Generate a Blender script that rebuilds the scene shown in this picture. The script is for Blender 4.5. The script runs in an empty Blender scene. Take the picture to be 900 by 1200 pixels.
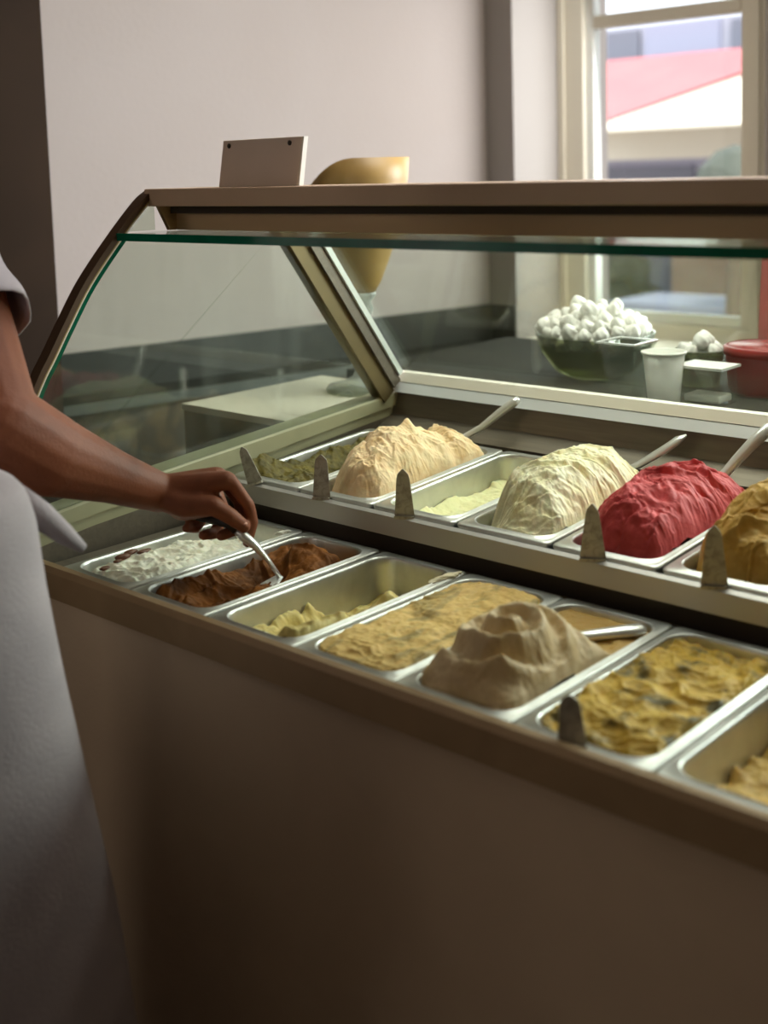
import bpy, bmesh, math, random
import numpy as np
from mathutils import Vector, Matrix, Euler
sc = bpy.context.scene
COL = sc.collection
H0 = 0.95                       # rim height of the gelato pans above the floor; local z=0 is the rim plane

# ------------------------------------------------------------------ camera
cam_d = bpy.data.cameras.new('camera'); cam = bpy.data.objects.new('camera', cam_d); COL.objects.link(cam)
sc.camera = cam
yaw, pit, rol = 0.741, 0.110, -0.029
fw = Vector((-math.sin(yaw)*math.cos(pit), math.cos(yaw)*math.cos(pit), -math.sin(pit)))
rt = Vector((math.cos(yaw), math.sin(yaw), 0)); up = rt.cross(fw)
c_, s_ = math.cos(rol), math.sin(rol)
r2 = c_*rt + s_*up; u2 = -s_*rt + c_*up
cam.matrix_world = Matrix.Translation((1.600, -0.992, 0.590+H0)) @ Matrix((r2, u2, -fw)).transposed().to_4x4()
cam_d.sensor_fit = 'VERTICAL'; cam_d.sensor_height = 36; cam_d.sensor_width = 27
cam_d.lens = 1428.6/1200*36
cam_d.shift_y = -242.5/1200; cam_d.shift_x = 0.0
cam_d.clip_start = 0.05
cam_d.dof.use_dof = True; cam_d.dof.focus_distance = 2.02; cam_d.dof.aperture_fstop = 2.8

# ------------------------------------------------------------------ world, sun, big lights, exposure
w = bpy.data.worlds.new('world'); sc.world = w; w.use_nodes = True
bg = w.node_tree.nodes['Background']; bg.inputs[0].default_value = (0.86, 0.92, 1.0, 1); bg.inputs[1].default_value = 2.2
def lamp(name, kind, loc, energy, color=(1, 1, 1), size=(1, 1), aim=None, angle=None, spread=180):
    l = bpy.data.lights.new(name, kind); l.energy = energy; l.color = color
    if kind == 'AREA': l.shape = 'RECTANGLE'; l.size, l.size_y = size; l.spread = math.radians(spread)
    if angle is not None: l.angle = angle
    o = bpy.data.objects.new(name, l); COL.objects.link(o); o.location = (loc[0], loc[1], loc[2]+H0)
    d = Vector(aim) - Vector(loc); o.rotation_euler = d.to_track_quat('-Z', 'Y').to_euler()
    return o
lamp('sun', 'SUN', (0, 0, 6), 5.0, (1, .97, .92), aim=(-3.4, 5.0, -2.5), angle=math.radians(20))
lamp('window_daylight_right', 'AREA', (1.35, 2.74, 0.85), 118, (0.93, 0.97, 1.0), (1.3, 1.6), aim=(0.9, 0.0, 0.2))
lamp('window_daylight_left', 'AREA', (-0.52, 2.70, 0.75), 10, (0.97, 0.98, 1.0), (0.55, 1.2), aim=(-1.3, 1.2, 0.5))
lamp('added_overhead_light', 'AREA', (0.5, 1.1, 1.62), 11.5, (1.0, 0.97, 0.93), (1.4, 0.7), aim=(0.5, 1.0, 0.0), spread=105)  # soft overhead light, added to brighten the pans
lamp('added_fill_light', 'AREA', (-1.4, -3.3, 1.2), 7.5, (1.0, 0.90, 0.78), (1.0, 0.8), aim=(0.5, 0.0, -0.3))  # weak warm fill added behind the camera to lift the near faces
sc.view_settings.view_transform = 'Standard'; sc.view_settings.look = 'None'
sc.view_settings.gamma = 1; sc.view_settings.use_curve_mapping = False
sc.view_settings.exposure = 0.15

# ------------------------------------------------------------------ materials
def lin(c):
    return tuple((x/255/12.92 if x/255 <= .04045 else ((x/255+.055)/1.055)**2.4) for x in c)
def mat(name, rgb, rough=.5, metal=0., spec=.5, noise=None, bump=None, sss=0., coat=0.):
    """rgb: base colour (sRGB 0-255); noise=(rgb2, scale, lo, hi) mixes a second colour; bump=(scale, strength)"""
    m = bpy.data.materials.new(name); m.use_nodes = True; nt = m.node_tree; b = nt.nodes['Principled BSDF']
    b.inputs['Base Color'].default_value = (*lin(rgb), 1); b.inputs['Roughness'].default_value = rough
    b.inputs['Metallic'].default_value = metal; b.inputs['Specular IOR Level'].default_value = spec
    if sss: b.inputs['Subsurface Weight'].default_value = sss; b.inputs['Subsurface Radius'].default_value = (.012, .008, .005)
    if coat: b.inputs['Coat Weight'].default_value = coat; b.inputs['Coat Roughness'].default_value = .25
    if noise or bump: tc = nt.nodes.new('ShaderNodeTexCoord')
    if noise:
        rgb2, scl, lo, hi = noise[:4]
        mp = nt.nodes.new('ShaderNodeMapping'); nt.links.new(tc.outputs['Object'], mp.inputs[0])
        if len(noise) > 4: mp.inputs['Scale'].default_value = noise[4]
        n = nt.nodes.new('ShaderNodeTexNoise'); n.inputs['Scale'].default_value = scl; n.inputs['Detail'].default_value = 5
        n.inputs['Distortion'].default_value = .8
        r = nt.nodes.new('ShaderNodeValToRGB'); r.color_ramp.elements[0].position = lo; r.color_ramp.elements[1].position = hi
        r.color_ramp.elements[0].color = (*lin(rgb), 1); r.color_ramp.elements[1].color = (*lin(rgb2), 1)
        nt.links.new(mp.outputs[0], n.inputs['Vector']); nt.links.new(n.outputs['Fac'], r.inputs[0]); nt.links.new(r.outputs[0], b.inputs['Base Color'])
    if bump:
        n2 = nt.nodes.new('ShaderNodeTexNoise'); n2.inputs['Scale'].default_value = bump[0]; n2.inputs['Detail'].default_value = 4
        bp = nt.nodes.new('ShaderNodeBump'); bp.inputs['Strength'].default_value = bump[1]; bp.inputs['Distance'].default_value = .01
        nt.links.new(tc.outputs['Object'], n2.inputs['Vector']); nt.links.new(n2.outputs['Fac'], bp.inputs['Height']); nt.links.new(bp.outputs[0], b.inputs['Normal'])
    return m
def glass(name, tint, ior=1.45, rough=0.0, haze=0.0):
    m = bpy.data.materials.new(name); m.use_nodes = True; nt = m.node_tree; nt.nodes.clear()
    o = nt.nodes.new('ShaderNodeOutputMaterial'); tr = nt.nodes.new('ShaderNodeBsdfTransparent'); gl = nt.nodes.new('ShaderNodeBsdfGlossy')
    tr.inputs[0].default_value = (*tint, 1); gl.inputs['Roughness'].default_value = rough
    lw = nt.nodes.new('ShaderNodeLayerWeight'); lw.inputs[0].default_value = .5; mx = nt.nodes.new('ShaderNodeMixShader')   # Schlick reflectance, same on both faces
    pw = nt.nodes.new('ShaderNodeMath'); pw.operation = 'POWER'; pw.inputs[1].default_value = 5
    fr = nt.nodes.new('ShaderNodeMath'); fr.operation = 'MULTIPLY_ADD'; fr.inputs[1].default_value = .9; fr.inputs[2].default_value = .035
    nt.links.new(lw.outputs['Facing'], pw.inputs[0]); nt.links.new(pw.outputs[0], fr.inputs[0])
    nt.links.new(fr.outputs[0], mx.inputs[0]); nt.links.new(tr.outputs[0], mx.inputs[1]); nt.links.new(gl.outputs[0], mx.inputs[2])
    last = mx
    if haze:
        df = nt.nodes.new('ShaderNodeBsdfDiffuse'); df.inputs[0].default_value = (.75, .8, .76, 1); m2 = nt.nodes.new('ShaderNodeMixShader')
        tc = nt.nodes.new('ShaderNodeTexCoord'); mp = nt.nodes.new('ShaderNodeMapping'); mp.inputs['Scale'].default_value = (1.5, 9, 1.5); mp.inputs['Rotation'].default_value = (.5, .3, .2)
        n = nt.nodes.new('ShaderNodeTexNoise'); n.inputs['Scale'].default_value = 2.0; n.inputs['Detail'].default_value = 3
        mr = nt.nodes.new('ShaderNodeMapRange'); mr.inputs[1].default_value = .45; mr.inputs[2].default_value = .75; mr.inputs[3].default_value = haze*.4; mr.inputs[4].default_value = haze*1.6
        nt.links.new(tc.outputs['Object'], mp.inputs[0]); nt.links.new(mp.outputs[0], n.inputs['Vector']); nt.links.new(n.outputs['Fac'], mr.inputs[0])
        nt.links.new(mr.outputs[0], m2.inputs[0]); nt.links.new(mx.outputs[0], m2.inputs[1]); nt.links.new(df.outputs[0], m2.inputs[2]); last = m2
    nt.links.new(last.outputs[0], o.inputs[0])
    return m
M = dict(
    wall=mat('wall_plaster', (196, 184, 176), .85, noise=((200, 189, 182), 1.5, .3, .7), bump=(60, .08)),
    pier=mat('pier_plaster', (158, 151, 144), .8, bump=(60, .06)),
    brown=mat('brown_column_paint', (54, 40, 28), .9, spec=.2, noise=((46, 34, 24), 3, .3, .7)),
    dark=mat('dark_wall_panel', (50, 50, 42), .45, noise=((42, 43, 37), 2, .3, .7)),
    mottled=mat('mottled_stone_front', (62, 54, 38), .6, noise=((112, 96, 62), 14, .45, .75)),
    ledge=mat('grey_ledge_edge', (92, 96, 90), .4),
    floor=mat('floor_tile', (84, 72, 60), .5, noise=((72, 62, 52), 4, .3, .7)),
    ceiling=mat('ceiling_paint', (186, 176, 160), .9),
    frame=mat('window_frame_paint', (232, 224, 204), .5, bump=(30, .05)),
    steel=mat('brushed_steel', (176, 174, 168), .42, .7, noise=((160, 156, 146), 8, .3, .7, (1, 14, 14))),
    lip=mat('taupe_lip_steel', (184, 180, 174), .45, .5),
    rail=mat('bright_rail', (232, 234, 236), .35, .3),
    room=mat('shop_wall_brown', (104, 86, 70), .85),
    steel_d=mat('dark_steel', (128, 118, 104), .5, .6, noise=((116, 107, 94), 8, .3, .7, (1, 14, 14))),
    pan=mat('pan_steel', (214, 214, 208), .38, .85, noise=((198, 198, 192), 20, .35, .7), bump=(120, .05)),
    blade=mat('blade_steel', (176, 170, 156), .5, .3, noise=((132, 126, 112), 90, .45, .7)),
    spoon=mat('spatula_steel', (236, 236, 232), .28, .65),
    bronze=mat('bronze_trim', (176, 146, 110), .45, .2, noise=((164, 135, 100), 10, .3, .7)),
    bronze_dark=mat('dark_bronze_frame', (88, 64, 44), .5, .4),
    beam=mat('beam_taupe', (204, 174, 146), .5, .05, noise=((196, 166, 138), 8, .3, .7)),
    housing=mat('housing_brown', (196, 166, 130), .55, .2),
    panel=mat('front_panel_brown', (224, 198, 168), .5, .0, noise=((216, 190, 161), 5, .3, .7), bump=(160, .06)),
    gap=mat('dark_seal_gap_shade', (62, 52, 42), .8),  # dark seals and joints; also stands in for shade in gaps
    sill=mat('cream_sill', (176, 172, 138), .5, noise=((164, 160, 128), 9, .3, .7)),
    cream=mat('cream_rail', (236, 230, 216), .4),
    olive=mat('olive_post_metal', (122, 106, 70), .45, .5),
    strip=mat('pale_glazing_strip', (232, 238, 232), .35, .2),
    gold=mat('gold_bead', (170, 148, 92), .35, .8),
    gedge=mat('green_glass_edge', (10, 92, 66), .15, noise=((16, 112, 82), 12, .3, .7)),
    glass=glass('case_glass', (.84, .885, .83), haze=.035),
    shelf=glass('shelf_glass', (.88, .93, .89), haze=.03),
    stemglass=glass('smoky_stem_glass', (.66, .68, .60), 1.5, .08, haze=.35),
    pane=glass('window_pane', (.97, .98, .98)),
    clear=glass('clear_plastic', (.90, .92, .88), 1.5, .05, haze=.04),
    greenglass=glass('olive_glass_bowl', (.56, .58, .40), 1.5, .05, haze=.12),
    box=mat('cream_counter', (208, 204, 184), .55, noise=((200, 196, 174), 6, .3, .7)),
    boxf=mat('olive_counter_front', (112, 104, 66), .6, noise=((100, 93, 58), 5, .3, .7)),
    counter=mat('dark_counter', (38, 38, 30), .7, spec=.15, noise=((32, 32, 26), 6, .3, .7)),
    ochre=mat('ochre_goblet', (172, 140, 82), .45, noise=((150, 118, 62), 5, .3, .7, (1, 1, .3))),
    sign=mat('sign_back_taupe', (220, 200, 184), .55, noise=((212, 192, 175), 6, .3, .7)),
    screw=mat('dark_screw', (50, 42, 36), .4, .6),
    white=mat('white_plastic', (238, 238, 230), .5, sss=.1),
    meringue=mat('white_meringue', (240, 238, 232), .7, bump=(60, .2)),
    red=mat('red_plastic', (150, 38, 34), .4),
    pink=mat('dusty_red_board', (170, 96, 88), .7),
    cloth=mat('white_shirt_cotton', (196, 188, 192), .9, noise=((182, 175, 180), 8, .3, .7), bump=(250, .1)),
    apron=mat('lilac_white_apron', (176, 166, 168), .92, noise=((158, 149, 151), 7, .3, .7), bump=(220, .12)),
    trouser=mat('dark_trousers', (48, 46, 50), .9),
    shoe=mat('black_shoe', (28, 26, 26), .5),
    skin=mat('skin', (142, 83, 56), .55, spec=.3, noise=((124, 70, 46), 14, .35, .7), sss=.12, bump=(220, .08)),
    nail=mat('nail', (214, 160, 140), .3),
    hair=mat('dark_hair', (46, 34, 26), .7, bump=(90, .5)),
    eye=mat('eye_white', (230, 228, 222), .2), iris=mat('iris_brown', (60, 40, 26), .2), lipskin=mat('lips', (150, 84, 74), .5),
    black=mat('black_handle', (38, 34, 30), .4),
    facade=mat('pale_facade', (166, 166, 178), .8), fwin=mat('facade_window', (110, 112, 124), .4),
    shutter=mat('pale_blue_shutter', (148, 150, 170), .7),
    awning=mat('red_awning', (196, 116, 116), .8, noise=((190, 108, 110), 2, .3, .7)),
    awnedge=mat('red_awning_edge', (176, 66, 72), .8),
    canvas=mat('cream_canvas', (226, 216, 196), .8), street=mat('street_paving', (150, 142, 134), .8, noise=((138, 130, 124), 2, .3, .7)),
    car=mat('pale_car_paint', (190, 192, 198), .3), carglass=mat('car_window', (70, 76, 86), .15), tyre=mat('tyre', (32, 32, 34), .8),
    leaf=mat('shrub_leaf', (92, 96, 84), .8, noise=((70, 76, 66), 6, .3, .7)), bark=mat('bark', (112, 98, 84), .9), shopf=mat('warm_shopfront', (176, 150, 132), .7))

# ------------------------------------------------------------------ mesh helpers
def tag(o, label=None, cat=None, group=None, kind=None):
    if label: o['label'] = label
    if cat: o['category'] = cat
    if group: o['group'] = group
    if kind: o['kind'] = kind
    return o
def empty(name, loc, label=None, cat=None, group=None, rz=0):
    o = bpy.data.objects.new(name, None); COL.objects.link(o); o.location = loc; o.rotation_euler = (0, 0, rz); o.empty_display_size = .05
    return tag(o, label, cat, group)
def link(name, bm, m, parent=None, smooth=False, loc=None):
    me = bpy.data.meshes.new(name)
    bmesh.ops.recalc_face_normals(bm, faces=bm.faces[:])
    bm.to_mesh(me); bm.free()
    for mm in (m if isinstance(m, (list, tuple)) else [m]): me.materials.append(M[mm] if isinstance(mm, str) else mm)
    if smooth:
        for p in me.polygons: p.use_smooth = True
    o = bpy.data.objects.new(name, me); COL.objects.link(o)
    if loc is not None: o.location = loc
    if parent is not None: o.parent = parent
    return o
def from_np(name, V, F, m, parent=None, smooth=True, loc=None):
    me = bpy.data.meshes.new(name); me.from_pydata([tuple(v) for v in V], [], [tuple(f) for f in F]); me.update()
    me.materials.append(M[m] if isinstance(m, str) else m)
    if smooth:
        for p in me.polygons: p.use_smooth = True
    o = bpy.data.objects.new(name, me); COL.objects.link(o)
    if loc is not None: o.location = loc
    if parent is not None: o.parent = parent
    return o
def box(bm, x0, x1, y0, y1, z0, z1, bev=0.0):
    r = bmesh.ops.create_cube(bm, size=1)
    vs = r['verts']
    for v in vs:
        v.co = Vector(((x0+x1)/2+v.co.x*(x1-x0), (y0+y1)/2+v.co.y*(y1-y0), (z0+z1)/2+v.co.z*(z1-z0)))
    if bev:
        es = list({e for v in vs for e in v.link_edges})
        bmesh.ops.bevel(bm, geom=es, offset=bev, segments=2, affect='EDGES', profile=.5)
    return vs
def bx(name, x0, x1, y0, y1, z0, z1, m, parent=None, bev=0.0):
    bm = bmesh.new(); box(bm, x0, x1, y0, y1, z0, z1, bev); return link(name, bm, m, parent)
def prism(bm, pts, axis, a, b):
    """extrude polygon (2D in the other two axes, order preserved) along axis from a to b"""
    def P(q, t):
        q = list(q); q.insert(axis, t); return Vector(q)
    A = [bm.verts.new(P(q, a)) for q in pts]; B = [bm.verts.new(P(q, b)) for q in pts]; n = len(pts)
    bm.faces.new(A); bm.faces.new(B[::-1])
    for i in range(n): bm.faces.new((A[i], A[(i+1) % n], B[(i+1) % n], B[i]))
def pr(name, pts, axis, a, b, m, parent=None):
    bm = bmesh.new(); prism(bm, pts, axis, a, b); return link(name, bm, m, parent)
def tube(bm, pts, rads, seg=10, flat=1.0, cap=True):
    """swept tube; flat<1 squashes the section along the frame's second axis"""
    pts = [Vector(p) for p in pts]; rings = []; n = len(pts); prev = None
    for i, p in enumerate(pts):
        t = (pts[min(i+1, n-1)]-pts[max(i-1, 0)]).normalized()
        ref = Vector((0, 0, 1)) if abs(t.z) < .95 else Vector((1, 0, 0))
        a = t.cross(ref).normalized()
        if prev is not None:
            a = (prev-prev.dot(t)*t).normalized()
        prev = a; b = t.cross(a).normalized(); r = rads[i] if isinstance(rads, (list, tuple)) else rads
        f = flat[i] if isinstance(flat, (list, tuple)) else flat
        rings.append([bm.verts.new(p+a*r*math.cos(2*math.pi*k/seg)+b*r*f*math.sin(2*math.pi*k/seg)) for k in range(seg)])
    for i in range(n-1):
        for k in range(seg): bm.faces.new((rings[i][k], rings[i][(k+1) % seg], rings[i+1][(k+1) % seg], rings[i+1][k]))
    if cap: bm.faces.new(rings[0][::-1]); bm.faces.new(rings[-1])
def lathe(bm, prof, seg=32, cx=0, cy=0, ztilt=None):
    rings = []
    for r, z in prof:
        rings.append([bm.verts.new((cx+r*math.cos(2*math.pi*k/seg), cy+r*math.sin(2*math.pi*k/seg), z+(ztilt(k/seg*2*math.pi, r, z) if ztilt else 0))) for k in range(seg)])
    for i in range(len(prof)-1):
        for k in range(seg): bm.faces.new((rings[i][k], rings[i][(k+1) % seg], rings[i+1][(k+1) % seg], rings[i+1][k]))
    return rings

# ------------------------------------------------------------------ numpy noise
def vnoise(x, y, seed=0):
    xi = np.floor(x).astype(np.int64); yi = np.floor(y).astype(np.int64); xf = x-xi; yf = y-yi
    def h(a, b):
        n = (a*374761393+b*668265263+seed*1442695041) & 0x7fffffff
        n = ((n ^ (n >> 13))*1274126177) & 0x7fffffff
        return ((n ^ (n >> 16)) & 0xffff)/65535.0*2-1
    u = xf*xf*xf*(xf*(xf*6-15)+10); v = yf*yf*yf*(yf*(yf*6-15)+10)
    return (h(xi, yi)*(1-u)+h(xi+1, yi)*u)*(1-v)+(h(xi, yi+1)*(1-u)+h(xi+1, yi+1)*u)*v
def fbm(x, y, seed=0, o=4):
    s = 0; a = 1; t = 0
    for i in range(o): s = s+a*vnoise(x, y, seed+i*17); t += a; a *= .5; x = x*2.03+3.1; y = y*2.03+1.7
    return s/t
def folds(x, y, seed, ang=0.6, sc_=28, stretch=3.0, warp=.7):
    """soft whipped folds: ridged noise stretched along a direction, domain warped"""
    wx = fbm(x*10, y*10, seed+5, 3)*warp/sc_*3; wy = fbm(x*10, y*10, seed+9, 3)*warp/sc_*3
    x = x+wx; y = y+wy
    c, s = math.cos(ang), math.sin(ang); a = (c*x+s*y)*sc_/stretch; b = (-s*x+c*y)*sc_
    r1 = 1-np.abs(vnoise(a, b, seed)); r2_ = 1-np.abs(vnoise(a*2.1+5, b*2.1, seed+3)); r3 = 1-np.abs(vnoise(a*4.3, b*4.3+2, seed+4))
    return (r1**2*1.0+r2_**2*.45+r3**2*.2)/1.65-.45

def creases(x, y, seed, ang, sc_=18, stretch=2.6, width=.10):
    """thin sharp valleys where one whipped fold laps over another"""
    wx = fbm(x*22, y*22, seed+5, 3)*.012; wy = fbm(x*22, y*22, seed+9, 3)*.012
    x = x+wx; y = y+wy; c, s = math.cos(ang), math.sin(ang); a = (c*x+s*y)*sc_/stretch; b = (-s*x+c*y)*sc_
    n1 = vnoise(a, b, seed); n2 = vnoise(a*2.2+4, b*2.2, seed+2)
    lap = np.where(n1 > 0, np.exp(-n1/.35), -.0)*.7
    return -np.exp(-(n1/width)**2)-.5*np.exp(-(n2/width)**2)+lap*.8

# ================================================================== THE ROOM
def struct(o): o['kind'] = 'structure'; return o
FZ = -H0
struct(bx('floor', -4.2, 4.5, -4.0, 3.1, FZ-.1, FZ, 'floor'))
struct(bx('ceiling', -4.2, 4.5, -4.0, 3.1, 1.75, 1.85, 'ceiling'))
struct(bx('wall_front', -4.2, 4.35, -4.15, -4.0, FZ, 1.75, 'room'))
struct(bx('wall_side', -4.35, -4.2, -4.15, 3.1, FZ, 1.75, 'room'))
struct(bx('wall_corner', -4.2, -1.5, 2.5, 2.65, FZ, 1.75, 'wall'))
# left wall is slightly skewed against the counter: passes (-1.38,.917) and (-1.075,2.502)
dwl = Vector((.305, 1.585, 0)).normalized(); nwl = Vector((dwl.y, -dwl.x, 0))   # towards room
def wl(t, off, base=Vector((-1.075, 2.502, 0))): return base+dwl*t+nwl*off
def skew(name, t0, t1, o0, o1, z0, z1, m, parent=None):
    a, b, c, d = wl(t0, o0), wl(t1, o0), wl(t1, o1), wl(t0, o1)
    return pr(name, [(a.x, a.y), (b.x, b.y), (c.x, c.y), (d.x, d.y)], 2, z0, z1, m, parent)
struct(skew('wall_left', -2.6, .62, -.15, 0, FZ, 1.75, 'wall'))
struct(bx('trim_3', -1.06, -.957, 2.488, 2.4995, FZ, .1, 'dark'))
struct(skew('trim_1', -2.6, 0.0, 0.001, .012, FZ, .1, 'dark'))
# brown column at the far left
struct(pr('trim_2', [(-.9, .60), (-.9, -.2), (-1.75, -.2), (-1.75, .60)], 2, FZ, 1.75, 'brown'))
# window wall
WX0, WX1, WZ0, WZ1 = -.957, -.05, -.05, 1.55
def wallpiece(x0, x1, z0, z1): return (x0, x1, 2.5, 2.95, z0, z1)
bm = bmesh.new()
for p in ((-1.5, WX0, FZ, 1.75), (WX0, WX1+.02, FZ, WZ0), (WX0, WX1+.02, WZ1, 1.75), (WX1+.02, .45, FZ, 1.75), (.45, 2.1, FZ, -.1), (.45, 2.1, 1.6, 1.75), (2.1, 4.3, FZ, 1.75)):
    box(bm, *wallpiece(*p))
struct(link('wall_back', bm, 'pier'))
struct(bx('wall_right', 4.2, 4.35, -4.0, 2.5, FZ, 1.75, 'room'))
# window 1: casement with a muntin, two sashes
W1 = struct(empty('window_1', (0, 0, 0)))
bx('window_casing', WX0+.002, -.93, 2.77, 2.86, WZ0, WZ1, 'frame', W1)
bx('window_frame', -.93, -.85, 2.78, 2.85, WZ0, WZ1, 'frame', W1, .004)
bx('window_sash', -.853, -.815, 2.795, 2.84, .03, 1.5, 'white', W1, .004)
bx('window_sash', -.25, -.205, 2.79, 2.84, .03, 1.5, 'frame', W1, .004)
bx('window_mullion', -.205, -.032, 2.76, 2.86, WZ0, WZ1, 'frame', W1, .004)
bx('window_mullion_bead', -.178, -.166, 2.745, 2.76, WZ0, WZ1, 'frame', W1, .003)
bx('window_rail', -.93, -.205, 2.78, 2.85, WZ0, .028, 'frame', W1, .004)
bx('window_sash', -.8149, -.2501, 2.795, 2.835, .028, .066, 'white', W1, .004)
bx('window_muntin', -.8149, -.2501, 2.79, 2.84, 1.07, 1.115, 'frame', W1, .006)
bx('window_rail', -.93, -.205, 2.78, 2.85, 1.5, WZ1, 'frame', W1)
bx('window_pane', -.815, -.25, 2.812, 2.818, .066, 1.07, 'pane', W1)
bx('window_pane', -.815, -.25, 2.812, 2.818, 1.115, 1.5, 'pane', W1)
bx('window_sill', WX0+.002, -.034, 2.50, 2.79, WZ0-.0, WZ0+.025, 'frame', W1)
# window 2: outside the frame on the right, lets the daylight in
W2 = struct(empty('window_2', (0, 0, 0)))
for a in ((.45, .52, -.1, 1.6), (1.24, 1.31, -.1, 1.6), (2.03, 2.1, -.1, 1.6), (.52, 1.24, -.1, -.03), (1.31, 2.03, -.1, -.03), (.52, 1.24, 1.53, 1.6), (1.31, 2.03, 1.53, 1.6)):
    bx('window_frame', a[0], a[1], 2.78, 2.85, a[2], a[3], 'frame', W2)

# low stone-fronted counter with a grey edge along the dark left wall
lc = empty('wall_counter', (-1.3, 1.1, FZ), 'low dark counter with mottled front and grey edge along the left wall', 'counter')
def kid(o, p):
    o.parent = p; o.matrix_parent_inverse = Matrix.Identity(4)
    l = p.matrix_basis.inverted(); me = o.data; me.transform(l); return o
kid(skew('counter_top', -2.0, -.12, .014, .15, -.05, -.02, 'counter'), lc)
kid(skew('counter_edge', -2.0, -.12, .15, .160, -.05, -.022, 'ledge'), lc)
kid(skew('counter_front', -2.0, -.12, .014, .14, FZ, -.05, 'mottled'), lc)

# ================================================================== STREET OUTSIDE
struct(bx('ground', -16, 8, 3.1, 16, FZ-.25, FZ-.15, 'street'))
FZ2 = FZ-.15
bd = empty('facade_building', (-4, 11.5, FZ2), 'pale building with dark windows across the street', 'building')
def ch(o, p): return kid(o, p)
ch(bx('facade_wall', -12, 4, 11.5, 12, FZ2, 2.15, 'facade'), bd)
for x in (-7.7, -6.15, -4.6, -3.05):
    ch(bx('window', x, x+.42, 11.44, 11.52, 1.72, 2.1, 'fwin'), bd)
    ch(bx('shutter', x+.5, x+1.42, 11.43, 11.5, 1.70, 2.12, 'shutter'), bd)
    ch(bx('window', x, x+1.1, 11.44, 11.52, -.9, .55, 'fwin'), bd)
ch(bx('shopfront', -5.3, -3.3, 11.40, 11.5, -.9, .35, 'shopf'), bd)
ch(bx('cornice', -12, 4, 11.36, 11.5, 1.58, 1.66, 'shutter'), bd)
aw = empty('red_awning', (-4.5, 10, 1.2), 'large pale red awning above the cream canopy across the street', 'awning')
def slab(name, q, th, m, p):
    bm = bmesh.new(); A = [bm.verts.new(v) for v in q]; B = [bm.verts.new((v[0], v[1], v[2]-th)) for v in q]; n = len(q)
    bm.faces.new(A); bm.faces.new(B[::-1])
    for i in range(n): bm.faces.new((A[i], A[(i+1) % n], B[(i+1) % n], B[i]))
    return ch(link(name, bm, m), p)
slab('awning_cloth', [(-8.0, 11.0, 1.74), (-2.5, 11.0, 1.74), (-2.5, 9.2, .93), (-8.0, 9.2, .93)], .03, 'awning', aw)
ch(bx('awning_front_bar', -8, -2.5, 9.17, 9.22, .86, .93, 'awnedge'), aw)
# cream market canopy whose near slope cuts across the red awning
ca = empty('cream_canopy', (-2.5, 8.8, FZ2), 'cream pitched canvas canopy standing in front of the red awning', 'canopy')
slab('canopy_roof', [(-4.95, 9.0, .90), (-2.2, 9.0, 1.62), (.6, 9.0, .9), (.6, 8.0, .9), (-4.95, 8.9, .90)][:3], .03, 'canvas', ca)
slab('canopy_slope', [(-4.95, 9.0, .92), (-2.2, 9.0, 1.62), (-2.2, 8.9, 1.60), (-4.95, 8.9, .90)], .02, 'awnedge', ca)
slab('canopy_slope', [(-2.2, 9.0, 1.60), (.6, 8.95, .92), (.6, 8.0, .88), (-4.3, 8.0, .88), (-4.95, 8.9, .90)], .02, 'canvas', ca)
ch(bx('canopy_valance', -4.95, .6, 8.86, 8.89, .62, .905, 'canvas'), ca)
for x in (-4.9, .55): ch(bx('canopy_pole', x-.03, x+.03, 8.9, 8.96, FZ2, .62, 'canvas'), ca)
# parked car and shrubs seen blurred through the lower pane
car = empty('cafe_table', (-2.75, 7.6, FZ2-.12), 'cafe table under a pale cloth outside behind the lower window pane', 'table')
bm = bmesh.new(); box(bm, -.75, .75, -.35, .35, .70, .73, .004); link('tabletop', bm, 'canvas', car)
bm = bmesh.new(); box(bm, -.78, .78, -.38, .38, .731, .739, .003); box(bm, -.78, .78, -.385, -.378, .62, .735); box(bm, -.78, .78, .378, .385, .62, .735); link('cloth', bm, 'shutter', car)
for x in (-.68, .68):
    for y in (-.28, .28):
        bm = bmesh.new(); box(bm, x-.025, x+.025, y-.025, y+.025, 0, .70); link('leg', bm, 'tyre', car)
random.seed(4)
def shrub(x, y, h, r, label, m='leaf'):
    e = empty('street_shrub', (x, y, FZ2), label, 'shrub')
    bm = bmesh.new()
    for k in range(26):
        a = random.uniform(0, 6.28); rr = random.uniform(0, r); z = random.uniform(.35*h, h)
        bmesh.ops.create_icosphere(bm, subdivisions=2, radius=random.uniform(.12, .22), matrix=Matrix.Translation((rr*math.cos(a), rr*math.sin(a), z)))
    for v in bm.verts: v.co += Vector((random.uniform(-.02, .02),)*3)
    link('foliage', bm, m, e, False)
    bm = bmesh.new(); tube(bm, [(0, 0, 0), (0.02, 0, h*.6)], [.05, .03]); link('stem', bm, 'bark', e)
shrub(-3.75, 6.6, 1.0, .28, 'dark shrub outside at the left of the lower window pane')
shrub(-4.9, 9.6, .8, .3, 'shrub half hidden at the left edge of the window, beyond the cafe table')
e = empty('street_tree', (-2.35, 7.0, FZ2), 'thin tree trunk outside behind the right part of the lower pane', 'tree')
bm = bmesh.new(); tube(bm, [(0, 0, 0), (.02, 0, 1.0), (-.02, 0, 1.45)], [.09, .07, .06]); link('trunk', bm, 'bark', e)
bm = bmesh.new(); bmesh.ops.create_icosphere(bm, subdivisions=2, radius=.3, matrix=Matrix.Translation((0, 0, 1.5)))
for v in bm.verts: v.co.x += random.uniform(-.04, .04)
link('crown', bm, 'leaf', e)

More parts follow.
